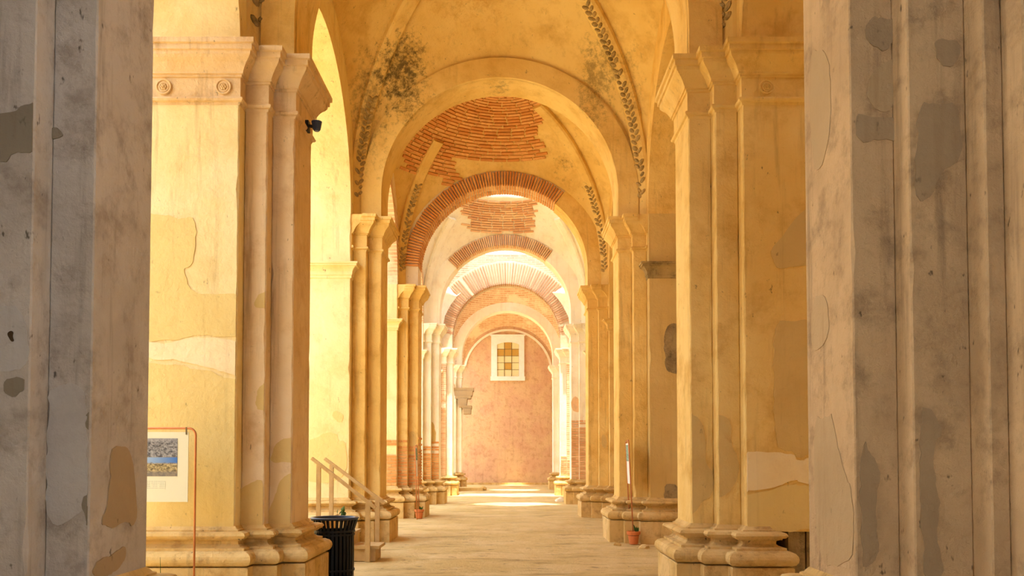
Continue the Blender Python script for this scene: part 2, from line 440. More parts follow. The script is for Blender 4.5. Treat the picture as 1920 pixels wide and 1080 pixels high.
def make_pier(s, k, label, mats, kind='std', base_d=None):
    yc = YP[k] + T / 2
    root = thing('pier', (s * (W + .6), yc, 0), label, 'pier', 'compound piers along the aisle')
    poly = pier_poly(kind); n = len(poly)
    h0 = T / 2; h1 = h0 + DB; h2 = h1 + DB
    # plinth of squared stone
    bpoly = clip_deep(poly, base_d) if base_d else poly
    MB().loft(rings_of(bpoly, [1] * n, [(.20, -.05), (.20, .375), (.19, .385)], s, yc)).build('plinth', 'stone', root)
    MB().loft(rings_of(bpoly, [1] * n, BASE_PROF, s, yc)).build('base_moulding', mats.get('base', 'stone'), root)
    # pilasters, each a step of the compound pier
    D = S1 + S2 + 1.5
    ma, mb_, mc = mats['a'], mats['b'], mats['c']
    if kind == 'front':
        rects = [('aisle_pilaster', (0, S1, -h0, h0), ma), ('corner_pilaster', (S1, S1 + .32, -h1, h1), mb_), ('corner_pilaster', (S1 + .32, S1 + .42, -h2, h2), mc), ('arcade_pilaster', (S1 + .42, D, -h2 - DB, h2), mc)]
    else:
        rects = [('aisle_pilaster', (0, S1, -h0, h0), ma), ('corner_pilaster', (S1, S1 + S2, -h1, h1), mb_), ('arcade_pilaster', (S1 + S2, D, -h2, h2), mc)]
    for i, (nm, rc, mt) in enumerate(rects):
        m = MB(); worn_prism(m, rc, Z_SH - .03, Z_CAP + .001, s, yc, k * 10 + i + (5 if s > 0 else 0), *((.001, .008, .2) if kind == 'front' else (.003, .012, .6)))
        m.build(nm, mt, root)
    # capital; where the lower arcade arch springs, the arcade pilaster carries an impost instead
    def mask(near, far):
        m = []
        for i in range(n):
            a, b = poly[i], poly[(i + 1) % n]
            if a[0] == b[0]:
                m.append(-.03 if a[0] >= D - 1e-6 else 1)
            else:
                low = max(a[0], b[0]) >= D - 1e-6
                m.append((near if a[1] < 0 else far) if low else 1)
        return m
    cap_near = 1 if k <= 1 else -.03
    cap_far = 1 if k == 0 else -.03
    MB().loft(rings_of(poly, mask(cap_near, cap_far), CAP_PROF, s, yc)).build('capital', mats.get('cap', ma), root)
    if k >= 1:
        b0 = -h2 if k > 1 else 0
        pc = [(S1 + S2, b0), (D, b0), (D, h2), (S1 + S2, h2)]
        near = 1 if k > 1 else -.03
        MB().loft(rings_of(pc, [near, -.03, 1, 1], IMP_PROF, s, yc)).build('impost', mats.get('imp', mc), root)
    return root

# =================================================================== the setting
def ground():
    nx, ny = 60, 150; x0, x1, y0, y1 = -2.9, 2.9, -8, 48.4
    vs = []; fs = []
    for j in range(ny + 1):
        for i in range(nx + 1):
            x = x0 + (x1 - x0) * i / nx; y = y0 + (y1 - y0) * j / ny
            z = mnoise.noise(Vector((x * .8, y * .8, 1))) * .014 + mnoise.noise(Vector((x * 3, y * 3, 4))) * .008
            vs.append((x, y, z - .012))
    for j in range(ny):
        for i in range(nx):
            a = j * (nx + 1) + i; fs.append((a, a + 1, a + nx + 2, a + nx + 1))
    o = MB().add(vs, fs).build('floor', 'floor', smooth=True, recalc=False)
    tag(o, 'dusty yellow earth floor running down the aisle', 'floor', kind='structure')
    for nm, xa, xb, lab in (('ground_nave', -60, -2.9, 'pale open ground of the roofless nave'), ('floor_chapels', 2.9, 30, 'earth floor of the side chapels')):
        o = MB().box(xa, xb, -30, 70, -.3, -.02).build(nm, 'floor'); tag(o, lab, 'floor', kind='structure')
ground()

def arcade(s):
    root = thing('wall_left' if s < 0 else 'wall_right', (s * HX, 0, 0), 'arcade wall of arches on the %s side above the piers' % ('left' if s < 0 else 'right'), 'wall', kind='structure')
    x0, x1 = s * HX, s * DEEP
    ends = YP + [YEND - T / 2]
    for k in range(0, 7):
        ya = YP[k] + T / 2
        yb = (YP[k + 1] + T / 2) if k < 6 else YEND
        h2 = T / 2 + 2 * DB
        oa, ob = ya + h2, (yb - h2 if k < 6 else yb)
        r = (ob - oa) / 2; c = (oa + ob) / 2; N = 40
        zc = Z_CAP
        arc = [(c - r * math.cos(math.pi * i / N), zc + r * math.sin(math.pi * i / N)) for i in range(N + 1)]
        mb = MB()
        prof = [(ya, Z_CAP)] + arc + [(yb, Z_CAP)]
        vs = []; fs = []
        for (y, z) in prof:
            vs += [(x0, y, z), (x1, y, z), (x0, y, ZTOP), (x1, y, ZTOP)]
        for i in range(len(prof) - 1):
            a, b = i * 4, i * 4 + 4
            fs += [(a, b, b + 2, a + 2), (a + 1, a + 3, b + 3, b + 1), (a, a + 1, b + 1, b), (a + 2, b + 2, b + 3, a + 3)]
        e = (len(prof) - 1) * 4
        fs += [(0, 2, 3, 1), (e, e + 1, e + 3, e + 2)]
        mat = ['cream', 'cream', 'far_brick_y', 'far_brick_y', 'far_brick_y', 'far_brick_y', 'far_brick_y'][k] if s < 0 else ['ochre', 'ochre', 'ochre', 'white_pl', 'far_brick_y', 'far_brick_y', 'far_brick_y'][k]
        mb.add(vs, fs).build('arch_wall', mat, root)
    return root
wall_l = arcade(-1); wall_r = arcade(1)

# side chapels behind the arches: back wall and flat roof
o = MB().box(DEEP, 9.2, 4.6, 4.9, -.1, 9.76).build('wall_chapel_end', 'ochre'); tag(o, 'end wall of the side chapels towards the added light court', 'wall', kind='structure')
o = MB().box(8.6, 9.2, 4.9, 49, -.1, 9.9).build('wall_chapels', 'ochre'); tag(o, 'outer wall of the side chapels', 'wall', kind='structure')
o = MB().box(DEEP, 9.2, 6.9, 49, 9.76, 10.1).build('ceiling_chapels', 'ochre'); tag(o, 'flat roof over the side chapels', 'ceiling', kind='structure')  # near end left open, out of view, to brighten the right rosette pier

# unseen roof and walls round the camera, added to hold back and steer light
for nm, bx_, mt, lab in (('ceiling_added', (-6.5, 6.5, -9, 4.9, 9.76, 10.1), 'grey', 'added roof over the camera bay, holding back sky light'),
                         ('wall_nave', (-17, -16, -20, 60, -.1, 7.0), 'ochre', 'far wall of the open nave beyond the left arches'),  # far nave wall, unseen; its height is set for the light let in
                         ('wall_added_back', (-6.5, -1.0, -9.5, -9, -.1, 9.76), 'grey', 'added wall behind the viewer, left of the gap for sky light'),
                         ('wall_added_back_right', (1.0, 6.5, -9.5, -9, -.1, 9.76), 'grey', 'added wall behind the viewer, right of the gap for sky light'),
                         ('wall_added_left', (-6.5, -6.0, -9, 1.9, -.1, 9.76), 'grey', 'added left wall of the camera bay, shaping the light'),
                         ('wall_added_bounce', (13, 13.6, -12, 4.9, -.1, 6.5), 'ochre', 'added ochre wall on the right, bouncing warm light'),  # unseen court wall, added to bounce warm light onto the nearest left pier
                         ('wall_added_right', (6.0, 6.5, -9, 1.9, -.1, 9.76), 'grey', 'added right wall of the camera bay, shaping the light')):
    o = MB().box(*bx_).build(nm, mt); tag(o, lab, nm.split('_')[0], kind='structure')

# ------------------------------------------------------------------ transverse arches
def arc_sector(mb, r0, r1, y0, y1, a0, a1, zc, n=64, legs=0.0):
    rings = []
    seq = [R(a0) + (R(a1) - R(a0)) * i / n for i in range(n + 1)]
    def ring(ct, sn, dz):
        return [(r0 * ct, y0, zc + r0 * sn + dz), (r1 * ct, y0, zc + r1 * sn + dz), (r1 * ct, y1, zc + r1 * sn + dz), (r0 * ct, y1, zc + r0 * sn + dz)]
    if legs and a0 <= 0.01: rings.append(ring(1, 0, -legs))
    for a in seq: rings.append(ring(math.cos(a), math.sin(a), 0))
    if legs and a1 >= 179.9: rings.append(ring(-1, 0, -legs))
    mb.loft(rings)
    return mb

def spandrel(mb, r, y0, y1, zc, hx, ztop, n=64):
    prof = [(-hx, Z_CAP), (-r, Z_CAP)] + [(-r * math.cos(math.pi * i / n), zc + r * math.sin(math.pi * i / n)) for i in range(n + 1)] + [(r, Z_CAP), (hx, Z_CAP)]
    prof = [(x, z) for x, z in prof]
    vs = []; fs = []
    for x, z in prof: vs += [(x, y0, z), (x, y1, z), (x, y0, ztop), (x, y1, ztop)]
    for i in range(len(prof) - 1):
        a, b = i * 4, i * 4 + 4
        if abs(prof[i][0] - prof[i + 1][0]) < 1e-6:
            fs += [(a, a + 1, b + 1, b)]; continue
        fs += [(a, a + 2, b + 2, b), (a + 1, b + 1, b + 3, a + 3), (a, a + 1, b + 1, b), (a + 2, a + 3, b + 3, b + 2)]
    return mb.add(vs, fs)

ARCH_LABEL = {0: 'plastered arch overhead between the nearest grey piers', 1: 'smooth plastered arch springing from the large rosette piers',
    2: 'broad plastered arch with a stained crown, framing the brick vault', 3: 'brick voussoir arch plastered only at its right haunch',
    4: 'white arch with exposed bricks at its crown before the open sky', 5: 'deep arch of long radial bricks under a small patch of sky', 6: 'last pale arch in front of the pink end wall'}
ARCH = {}
def make_arch(k):
    y0, y1 = YP[k], YP[k] + T
    root = thing('transverse_arch', (0, y0 + T / 2, Z_CAP), ARCH_LABEL[k], 'arch', 'transverse arches across the aisle')
    ARCH[k] = root
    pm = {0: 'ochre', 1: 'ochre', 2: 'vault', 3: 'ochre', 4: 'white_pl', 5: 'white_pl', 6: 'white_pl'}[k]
    ring_t = {5: .95}.get(k, .52)
    Ri = W
    rec = .02 if k in (3, 4, 5) else 0
    arc_sector(MB(), Ri + rec, Ri + ring_t, y0 + rec, y1 - rec, 0, 180, ZC_T, 72, ZC_T - Z_CAP).build('arch_ring', ('mortar_dimmed' if k == 5 else 'mortar_pale') if rec else pm, root, smooth=False)
    spandrel(MB(), Ri + ring_t, y0 + .05, y1 - .05, ZC_T, HX, ZTOP - .02 if k != 5 else 9.80).build('spandrel', 'ochre' if k < 3 else ('bare_brick' if k == 5 else 'far_brick'), root)
    if k in (1, 2):      # the front of the arch stands a little proud of the vault
        arc_sector(MB(), Ri, Ri + .37, y0 - .07, y0 + .02, 0, 180, ZC_T, 72, ZC_T - Z_CAP).build('archivolt', pm, root)
    if k in (3, 4, 5):
        a0, a1 = {3: (52, 178), 4: (52, 138), 5: (4, 176)}[k]
        depth = {3: .38, 4: .38, 5: .93}[k]; pitch = {3: .068, 4: .066, 5: .085}[k]
        mat = {3: 'brick', 4: 'brick_pale', 5: 'brick_far'}[k]
        rows = [(y0 - .05, .40), (y0 + .385, .36)] if k == 3 else [(y0 - (.05 if k == 4 else 0), .40)]
        n = int(R(a1 - a0) * (Ri + .1) / pitch)
        rnd = random.Random(k)
        for ya, dy in rows:
            for i in range(n):
                a = R(a0) + R(a1 - a0) * (i + .5) / n
                if k == 5 and rnd.random() < .05: continue
                er = Vector((math.cos(a), 0, math.sin(a))); et = Vector((-math.sin(a), 0, math.cos(a)))
                dp = depth + rnd.uniform(-.015, .01); j = rnd.uniform(-.006, .006)
                c = Vector((0, ya + dy / 2 + j, ZC_T)) + er * (Ri + dp / 2 + rnd.uniform(-.003, .006))
                brick(root, c, er, Vector((0, 1, 0)), et, (dp, dy, pitch * .68), mat)
        if a0 > 5: arc_sector(MB(), Ri - .004, Ri + .5, y0 - .006, y1, 0, a0, ZC_T, 40, ZC_T - Z_CAP).build('plaster_coat', pm, root)
        if a1 < 175: arc_sector(MB(), Ri - .004, Ri + .5, y0 - .006, y1, a1, 180, ZC_T, 40, ZC_T - Z_CAP).build('plaster_coat', pm, root)
for k in range(7): make_arch(k)

# ------------------------------------------------------------------ vaults
VAULT_LABEL = {0: 'plastered vault over the nearest bay', 1: 'ochre plastered vault with dark mould and moulded ribs', 2: 'vault with a broad field of bare orange brick courses',
    3: 'broken vault with a round hole open to white sky', 4: 'collapsed vault of which only corner remnants are left', 5: 'pale brick vault with an unseen hole added at its crown for light', 6: 'vault with an unseen hole added for light before the pink end wall'}
VAULT = {}
def make_vault(k, hole):
    ya = YP[k] + T; yb = YP[k + 1] if k < 6 else YEND
    a = (yb - ya) / 2; yc = (ya + yb) / 2
    RR = a * a + HX * HX
    zf = lambda r: ZS + math.sqrt(max(0, RR - r * r))
    root = thing('vault', (0, yc, ZS), VAULT_LABEL[k], 'vault', 'vaults over the aisle bays'); VAULT[k] = (root, yc, a, RR, zf)
    th = sorted(set([2 * math.pi * i / 128 for i in range(128)] + [math.atan2(sy * a, sx * HX) % (2 * math.pi) for sx in (1, -1) for sy in (1, -1)]))
    n = len(th); NR = 22; rnd = random.Random(k)
    inner = []; outer = []
    for i in range(NR + 1):
        ri, ro = [], []
        for t in th:
            rb = min(HX / max(1e-6, abs(math.cos(t))), a / max(1e-6, abs(math.sin(t))))
            h = hole + (.10 * mnoise.noise(Vector((math.cos(t) * 2.5, math.sin(t) * 2.5, k))) + .05 * mnoise.noise(Vector((math.cos(t) * 9, math.sin(t) * 9, k))) if hole > .05 else 0)
            if k in (3, 4):      # unseen near half kept closed to cut sky light on the masonry beyond
                f = min(1, max(0, (math.sin(t) + .25) / .5)); h = .8 + (h - .8) * f * f * (3 - 2 * f)
            h = min(h, rb - .0004)
            r = h + (rb - h) * i / NR
            z = zf(r) + .006 * mnoise.noise(Vector((math.cos(t) * r, math.sin(t) * r, k * 7)))
            x, y = math.cos(t) * r, math.sin(t) * r
            ri.append((x, yc + y, z)); ro.append((x, yc + y, z + .30 * min(1, (rb - h) / .4)))
        inner.append(ri); outer.append(ro)
    mb = MB()
    rings = (outer[::-1] + inner) if hole > .05 else inner
    # closed over the crown when there is no hole
    mb.loft(rings, cap0=False, cap1=False)
    if hole <= .05: mb.loft(outer, cap0=True, cap1=False)
    mat = {0: 'ochre', 1: 'vault', 2: 'vault', 3: 'white_pl', 4: 'white_pl', 5: 'far_brick', 6: 'far_brick'}[k]
    mb.build('shell', mat, root, smooth=True, recalc=False)
    # diagonal ribs rising from the corner pilasters
    if k in (0, 1, 2, 3):
        Rc = math.hypot(a, HX)
        for sx in (-1, 1):
            for sy in (-1, 1):
                u = Vector((sx * HX, sy * a, 0)).normalized(); v = Vector((-u.y, u.x, 0))
                rings = []; stop = .35 if k in (0, 1) else ((2.3 if sx < 0 else 1.2) if k == 2 else 2.45)
                pe = math.acos(stop / Rc); R1 = Rc - .03; ww, dd = .15, .085
                def at(ph):
                    nrm = Vector((u.x * math.cos(ph), u.y * math.cos(ph), math.sin(ph)))
                    return Vector((0, yc, ZS)) + nrm * R1, nrm
                for i in range(-1, 30):
                    c, nrm = at(max(0, pe * i / 29))
                    if i < 0: c.z = Z_CAP + .002
                    rings.append([c - v * ww + nrm * .03, c - v * ww - nrm * dd * .6, c - v * ww * .7 - nrm * dd, c + v * ww * .7 - nrm * dd, c + v * ww - nrm * dd * .6, c + v * ww + nrm * .03])
                rb_ = MB().loft(rings).build('rib', 'vault' if k < 3 else 'white_pl', root)
                if k in (0, 1, 2) and not (k == 0 and sy < 0):
                    mo = MB(); rr = random.Random(k * 8 + sx * 2 + sy)
                    end = min(pe, (1.15 if sx > 0 else .52) if k == 1 else .62)
                    ph = .02; q = 0
                    while ph < end:
                        c, nrm = at(ph); tt = nrm.cross(v); q += 1
                        c = c - nrm * .088 + v * (.048 if q % 2 else -.048)
                        if rr.random() > .10:
                            ca, sa = math.cos(.7 if q % 2 else -.7), math.sin(.7 if q % 2 else -.7)
                            e1, e2 = v * ca + tt * sa, tt * ca - v * sa
                            w2, l2, h2_ = rr.uniform(.05, .075), rr.uniform(.028, .04), rr.uniform(.025, .045)
                            pts = [c + e1 * (w2 * math.cos(2 * math.pi * j / 8)) + e2 * (l2 * math.sin(2 * math.pi * j / 8)) for j in range(8)]
                            mo.loft([[p + nrm * .02 for p in pts], [p - nrm * h2_ * .4 for p in pts], [c + (p - c) * .5 - nrm * h2_ for p in pts]])
                        ph += .055 / R1
                    mo.build('rib_ornament', M['mould_orn'], rb_, kind='stuff')
    return root
M['mould_orn'] = plaster('stained_stucco', (.50, .36, .16, 1), (.38, .27, .12, 1), (.14, .10, .05, 1), MOLD, .5, .75, .8, scale=3, bump=.8)
HOLES = {0: 0.02, 1: 0.02, 2: 0.02, 3: 1.5, 4: 3.35, 5: 1.15, 6: .8}  # holes of the last two vaults are unseen, added to light the far bays
for k in range(7): make_vault(k, HOLES[k])

def dome_bricks(k, r0, r1, inside, pitch, blen, mat, seed):
    root, yc, a, RR, zf = VAULT[k]; rnd = random.Random(seed); R0 = math.sqrt(RR)
    t0, t1 = math.asin(r0 / R0), math.asin(r1 / R0); n = int((t1 - t0) * R0 / pitch)
    for i in range(n):
        t = t0 + (t1 - t0) * (i + .5) / n; r = R0 * math.sin(t)
        m = max(8, int(2 * math.pi * r / blen)); ph = rnd.random()
        for j in range(m):
            az = 2 * math.pi * (j + ph) / m
            x, y = r * math.cos(az), r * math.sin(az)
            if not inside(x, y, zf(r)) : continue
            if abs(x) > HX - .1 or abs(y) > a - .05: continue
            er = Vector((math.cos(az) * math.sin(t), math.sin(az) * math.sin(t), math.cos(t)))
            eh = Vector((-math.sin(az), math.cos(az), 0)); ev = er.cross(eh)
            c = Vector((0, yc, ZS)) + er * (R0 - .004 - rnd.uniform(0, .012))
            brick(root, c, eh, ev, er, (blen * (.90 + .05 * rnd.random()), pitch * .70, .06), mat)
def in2(x, y, z):
    lim = .98 + .14 * mnoise.noise(Vector((z * 4, 1.3, 0)))
    if math.hypot(x, y) > 2.6 + (.5 if x < -1.2 else 0) * (1 + mnoise.noise(Vector((x * 5, y * 5, 3)))): return False
    return x < lim and y > -.15 and x > -2.5 + .2 * mnoise.noise(Vector((z * 3, 7, 0)))
dome_bricks(2, .45, 3.1, in2, .098, .34, 'brick', 3)
def in3(x, y, z):
    return -1.25 + .35 * mnoise.noise(Vector((z * 3, 2, 0))) < x < .98 + .2 * mnoise.noise(Vector((z * 5, 5, 0))) and y > .3
dome_bricks(3, 1.66, 2.74, in3, .09, .36, 'brick_pale', 4)

# ------------------------------------------------------------------ the end wall
def end_wall():
    root = thing('wall_end', (0, YEND, 0), 'pink and ochre rubble wall closing the far end of the aisle', 'wall', kind='structure')
    MB().box(-5, 5, YEND, YEND + .8, -.2, 10.6).build('masonry', 'end', root)
    # wall arch left by the vault and the brick rim round it
    arc_sector(MB(), 2.40, 2.52, YEND - .07, YEND + .05, 6, 174, ZS, 60).build('wall_arch', 'white_pl', root)
    MB().box(-2.75, 2.75, YEND - .5, YEND, -.05, .10).build('kerb_step', 'stone', root)
end_wall()

def end_window():
    """the small white-framed window, read from its outline on the wall"""
    y = YEND - .001
    p0, p1 = on_y(921, 712, y), on_y(983, 630, y); q0, q1 = on_y(932, 706, y), on_y(973, 642, y)
    root = thing('window_1', ((p0.x + p1.x) / 2, YEND - .02, p0.z), 'small window with cream and amber panes in a white surround', 'window', kind='structure')
    d = .09
    MB().box(p0.x, q0.x, y - d, y, p0.z, p1.z).build('jamb', 'white_paint', root)
    MB().box(q1.x, p1.x, y - d, y, p0.z, p1.z).build('jamb', 'white_paint', root)
    MB().box(p0.x - .04, p1.x + .04, y - d - .05, y, p0.z - .06, q0.z).build('window_sill', 'white_paint', root)
    # head with a segmental soffit
    n = 14; vs = []; cx = (q0.x + q1.x) / 2; hw = (q1.x - q0.x) / 2; rise = .12; fs = []
    for i in range(n + 1):
        u = -1 + 2 * i / n; x = cx + u * hw; z = q1.z - rise * u * u
        vs += [(x, y - d, z), (x, y - d, p1.z), (x, y, z), (x, y, p1.z)]
    for i in range(n):
        a, b = i * 4, i * 4 + 4
        fs += [(a, b, b + 1, a + 1), (a + 2, a + 3, b + 3, b + 2), (a, a + 2, b + 2, b), (a + 1, b + 1, b + 3, a + 3)]
    fs += [(0, 1, 3, 2), (n * 4, n * 4 + 2, n * 4 + 3, n * 4 + 1)]
    MB().add(vs, fs).build('window_head', 'white_paint', root)
    MB().box(p0.x - .05, p1.x + .05, y - d - .04, y, p1.z, p1.z + .07).build('window_cornice', 'white_paint', root)
    cols, rows = 3, 5
    cw, rh = 2 * hw / cols, (q1.z - q0.z) / rows
    amber = {(0, 0), (1, 1), (0, 3), (1, 3), (2, 3), (1, 4), (0, 4), (2, 4)}
    amber = {(0, 3), (1, 3), (2, 3), (1, 1), (1, 4)}
    for i in range(cols):
        for j in range(rows):
            MB().box(q0.x + i * cw + .012, q0.x + (i + 1) * cw - .012, y - .022, y - .004, q0.z + j * rh + .012, q0.z + (j + 1) * rh - .012).build('pane', 'pane_b' if (i, j) in amber else 'pane_a', root)
    for i in range(1, cols): MB().box(q0.x + i * cw - .014, q0.x + i * cw + .014, y - .04, y, q0.z, q1.z).build('glazing_bar', 'lead', root)
    for j in range(1, rows): MB().box(q0.x, q1.x, y - .036, y, q0.z + j * rh - .012, q0.z + j * rh + .012).build('glazing_bar', 'lead', root)
end_window()

# =================================================================== the piers
PIER = {}
def P(s, k, label, kind='std', **mats):
    PIER[(s, k)] = make_pier(s, k, label, mats, kind, 0.74 if (s, k) == (1, 1) else None)
P(-1, 0, 'nearest grey pier at the left edge with a large dark plaster patch', 'front', a='grey', b='grey', c='grey', cap='grey')
P(1, 0, 'nearest taupe pier at the right edge with several upright steps', 'front', a='taupe', b='taupe', c='taupe', cap='taupe')
P(-1, 1, 'bright cream pier with two rosettes, behind the hanging poster', a='pink', b='pink', c='cream', cap='pink')
P(1, 1, 'ochre pier with a rectangular dark patch and one rosette', a='ochre', b='ochre', c='ochre', cap='ochre')
P(-1, 2, 'tan plastered pier beside the wooden stair', a='ochre', b='ochre', c='cream', cap='ochre', imp='cream')
P(1, 2, 'golden pier behind the leaning narrow poster stand', a='ochre', b='ochre', c='patch_tan', cap='ochre', imp='mould_orn')
P(-1, 3, 'orange pier with bricks bare at its foot, left of the aisle', a='ochre', b='ochre', c='cream', cap='ochre', imp='cream')
P(1, 3, 'ochre pier with a small square patch, third along on the right', a='ochre', b='ochre', c='ochre', cap='ochre')
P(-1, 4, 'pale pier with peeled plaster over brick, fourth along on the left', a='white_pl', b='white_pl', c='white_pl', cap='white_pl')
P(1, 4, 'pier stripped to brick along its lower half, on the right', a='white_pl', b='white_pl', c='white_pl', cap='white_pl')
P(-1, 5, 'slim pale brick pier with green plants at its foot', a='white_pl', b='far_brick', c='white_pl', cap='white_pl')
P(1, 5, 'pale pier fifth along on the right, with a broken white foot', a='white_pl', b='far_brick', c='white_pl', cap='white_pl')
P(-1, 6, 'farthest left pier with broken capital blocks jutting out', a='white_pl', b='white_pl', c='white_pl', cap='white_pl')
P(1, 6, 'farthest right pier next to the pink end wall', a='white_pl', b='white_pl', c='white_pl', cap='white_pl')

# ------------------------------------------------------------------ exposed bricks on the pier shafts
def shaft_bricks(s, k, faces, z0, z1, mat, seed):
    root = PIER[(s, k)]; yc = YP[k] + T / 2; rnd = random.Random(seed)
    h0 = T / 2; h1 = h0 + DB; h2 = h1 + DB; pitch = .078
    spec = {'A': (0, S1, -h0), 'B': (S1, S1 + S2, -h1), 'C': (S1 + S2, S1 + S2 + .75, -h2)}
    for fc in faces:
        n = int((z1 - z0) / pitch)
        if fc == 'side':
            x = s * W; y0, y1 = yc - h0, yc + h0
            m = MB().box(min(x, x - s * .004), max(x, x - s * .004), y0 - .003, y1, z0, z1 - .45); m.build('mortar_bed', 'mortar', root)
        else:
            a0, a1, b = spec[fc]; y = yc + b; xa, xb = sorted((s * (W + a0), s * (W + a1)))
            MB().box(xa, xb, y - .004, y, z0, z1 - .45).build('mortar_bed', 'mortar', root)
        for i in range(n):
            z = z0 + (i + .5) * pitch
            if i > n - 7 and rnd.random() < (i - n + 7) * .13: continue
            if fc == 'side':
                cuts = [0, .27, .52, T] if i % 2 else [0, .14, .40, .66, T]
                for p, q in zip(cuts[:-1], cuts[1:]):
                    brick(root, (x - s * .004, y0 + (p + q) / 2, z), Vector((1, 0, 0)), Vector((0, 1, 0)), Vector((0, 0, 1)), (.03 + rnd.uniform(0, .01), q - p - .02, pitch * .7), mat)
            else:
                Lf = a1 - a0
                if Lf < .3: cuts = [0, Lf] if i % 2 else [0, Lf * .55, Lf]
                else: cuts = [0, .25, .5, Lf] if i % 2 else [0, .13, .38, .63, Lf]
                for p, q in zip(cuts[:-1], cuts[1:]):
                    brick(root, (s * (W + a0 + (p + q) / 2), y - .004, z), Vector((1, 0, 0)), Vector((0, 1, 0)), Vector((0, 0, 1)), (q - p - .015, .03 + rnd.uniform(0, .01), pitch * .7), mat)
shaft_bricks(-1, 3, ('A', 'B', 'side', 'C'), .80, 2.05, 'brick', 11)
shaft_bricks(-1, 4, ('A', 'B'), .80, 2.1, 'brick', 12)
shaft_bricks(1, 4, ('A', 'B'), .80, 2.95, 'brick_pale', 13)
shaft_bricks(1, 5, ('A', 'B'), .80, 1.6, 'brick_pale', 14)
shaft_bricks(-1, 5, ('B',), .80, 3.9, 'brick_pale', 15)

# ------------------------------------------------------------------ broken plaster layers on the piers (outlines from the photo, laid on the real faces)
h0 = T / 2
def fy(k, step): return YP[k] - DB * step       # camera-facing face of step 0 (aisle), 1 (corner), 2 (arcade), 3
def xr(s, a): return s * (W + a)
pl = PIER[(-1, 1)]
kC = (xr(-1, 2.0), xr(-1, S1 + S2 + .012)); kB = (xr(-1, S1 + S2), xr(-1, S1 + .012)); kA = (xr(-1, S1), xr(-1, .012))
patch(pl, [(240, 398), (300, 402), (320, 405), (335, 413), (360, 408), (369, 425), (366, 480), (358, 500), (345, 505), (352, 530), (365, 550), (400, 552), (430, 549), (480, 562), (480, 628), (415, 633), (385, 625), (350, 632), (310, 641), (240, 632)], ('y', fy(1, 2)), 'patch_olive', seed=1, keep=kC)
patch(pl, [(240, 676), (300, 684), (330, 681), (360, 692), (400, 695), (420, 709), (480, 713), (480, 1030), (240, 1030)], ('y', fy(1, 2)), 'patch_olive', seed=2, keep=kC)
patch(pl, [(240, 634), (300, 645), (350, 636), (385, 630), (440, 640), (480, 640), (480, 706), (420, 700), (395, 688), (360, 684), (330, 673), (300, 677), (240, 668)], ('y', fy(1, 2)), 'patch_pale', th=.011, seed=3, keep=kC)
patch(pl, [(430, 1030), (430, 935), (465, 906), (480, 900), (499, 906), (535, 1030)], ('y', fy(1, 1)), 'patch_tan', seed=4, keep=kB)
patch(pl, [(478, 748), (484, 725), (500, 718), (535, 720), (535, 770), (488, 770), (480, 762)], ('y', fy(1, 1)), 'patch_tan', seed=5, keep=kB)
patch(pl, [(478, 570), (484, 552), (500, 548), (535, 550), (535, 580), (488, 578)], ('y', fy(1, 1)), 'patch_tan', seed=5, keep=kB)
patch(pl, [(485, 1030), (512, 932), (522, 918), (532, 892), (544, 884), (580, 892), (580, 1030)], ('y', fy(1, 0)), 'patch_tan', seed=6, keep=kA)
patch(pl, [(505, 858), (515, 845), (522, 825), (540, 820), (580, 822), (580, 862), (535, 868), (515, 866)], ('y', fy(1, 0)), 'patch_tan', seed=7, keep=kA)
pr = PIER[(1, 1)]
kC = (xr(1, S1 + S2 + .012), xr(1, 2.0)); kB = (xr(1, S1 + .012), xr(1, S1 + S2)); kA = (xr(1, .012), xr(1, S1))
patch(pr, [(1450, 603), (1480, 600), (1560, 600), (1560, 848), (1512, 850), (1505, 858), (1492, 858), (1490, 848), (1470, 842), (1452, 838)], ('y', fy(1, 2)), 'patch_tan', seed=8, keep=kC)
patch(pr, [(1370, 928), (1440, 922), (1470, 912), (1492, 905), (1497, 913), (1560, 912), (1560, 996), (1370, 996)], ('y', fy(1, 2)), 'patch_olive', seed=9, keep=kC)
patch(pr, [(1450, 845), (1490, 854), (1492, 864), (1506, 864), (1512, 856), (1560, 852), (1560, 908), (1497, 908), (1490, 900), (1470, 907), (1440, 918), (1370, 924), (1370, 850)], ('y', fy(1, 2)), 'patch_pale', th=.010, seed=10, keep=kC)
patch(pr, [(1445, 470), (1480, 425), (1520, 380), (1560, 360), (1560, 485), (1500, 500), (1470, 505), (1450, 498)], ('y', fy(1, 2)), 'patch_tan', seed=11, keep=kC)
patch(pr, [(1320, 780), (1360, 778), (1372, 795), (1370, 830), (1385, 860), (1385, 890), (1372, 920), (1350, 935), (1320, 930)], ('y', fy(1, 1)), 'patch_tan', seed=12, keep=kB)
patch(pr, [(1270, 765), (1305, 780), (1322, 795), (1322, 870), (1338, 890), (1338, 925), (1318, 940), (1303, 965), (1270, 965)], ('y', fy(1, 0)), 'patch_tan', seed=13, keep=kA)
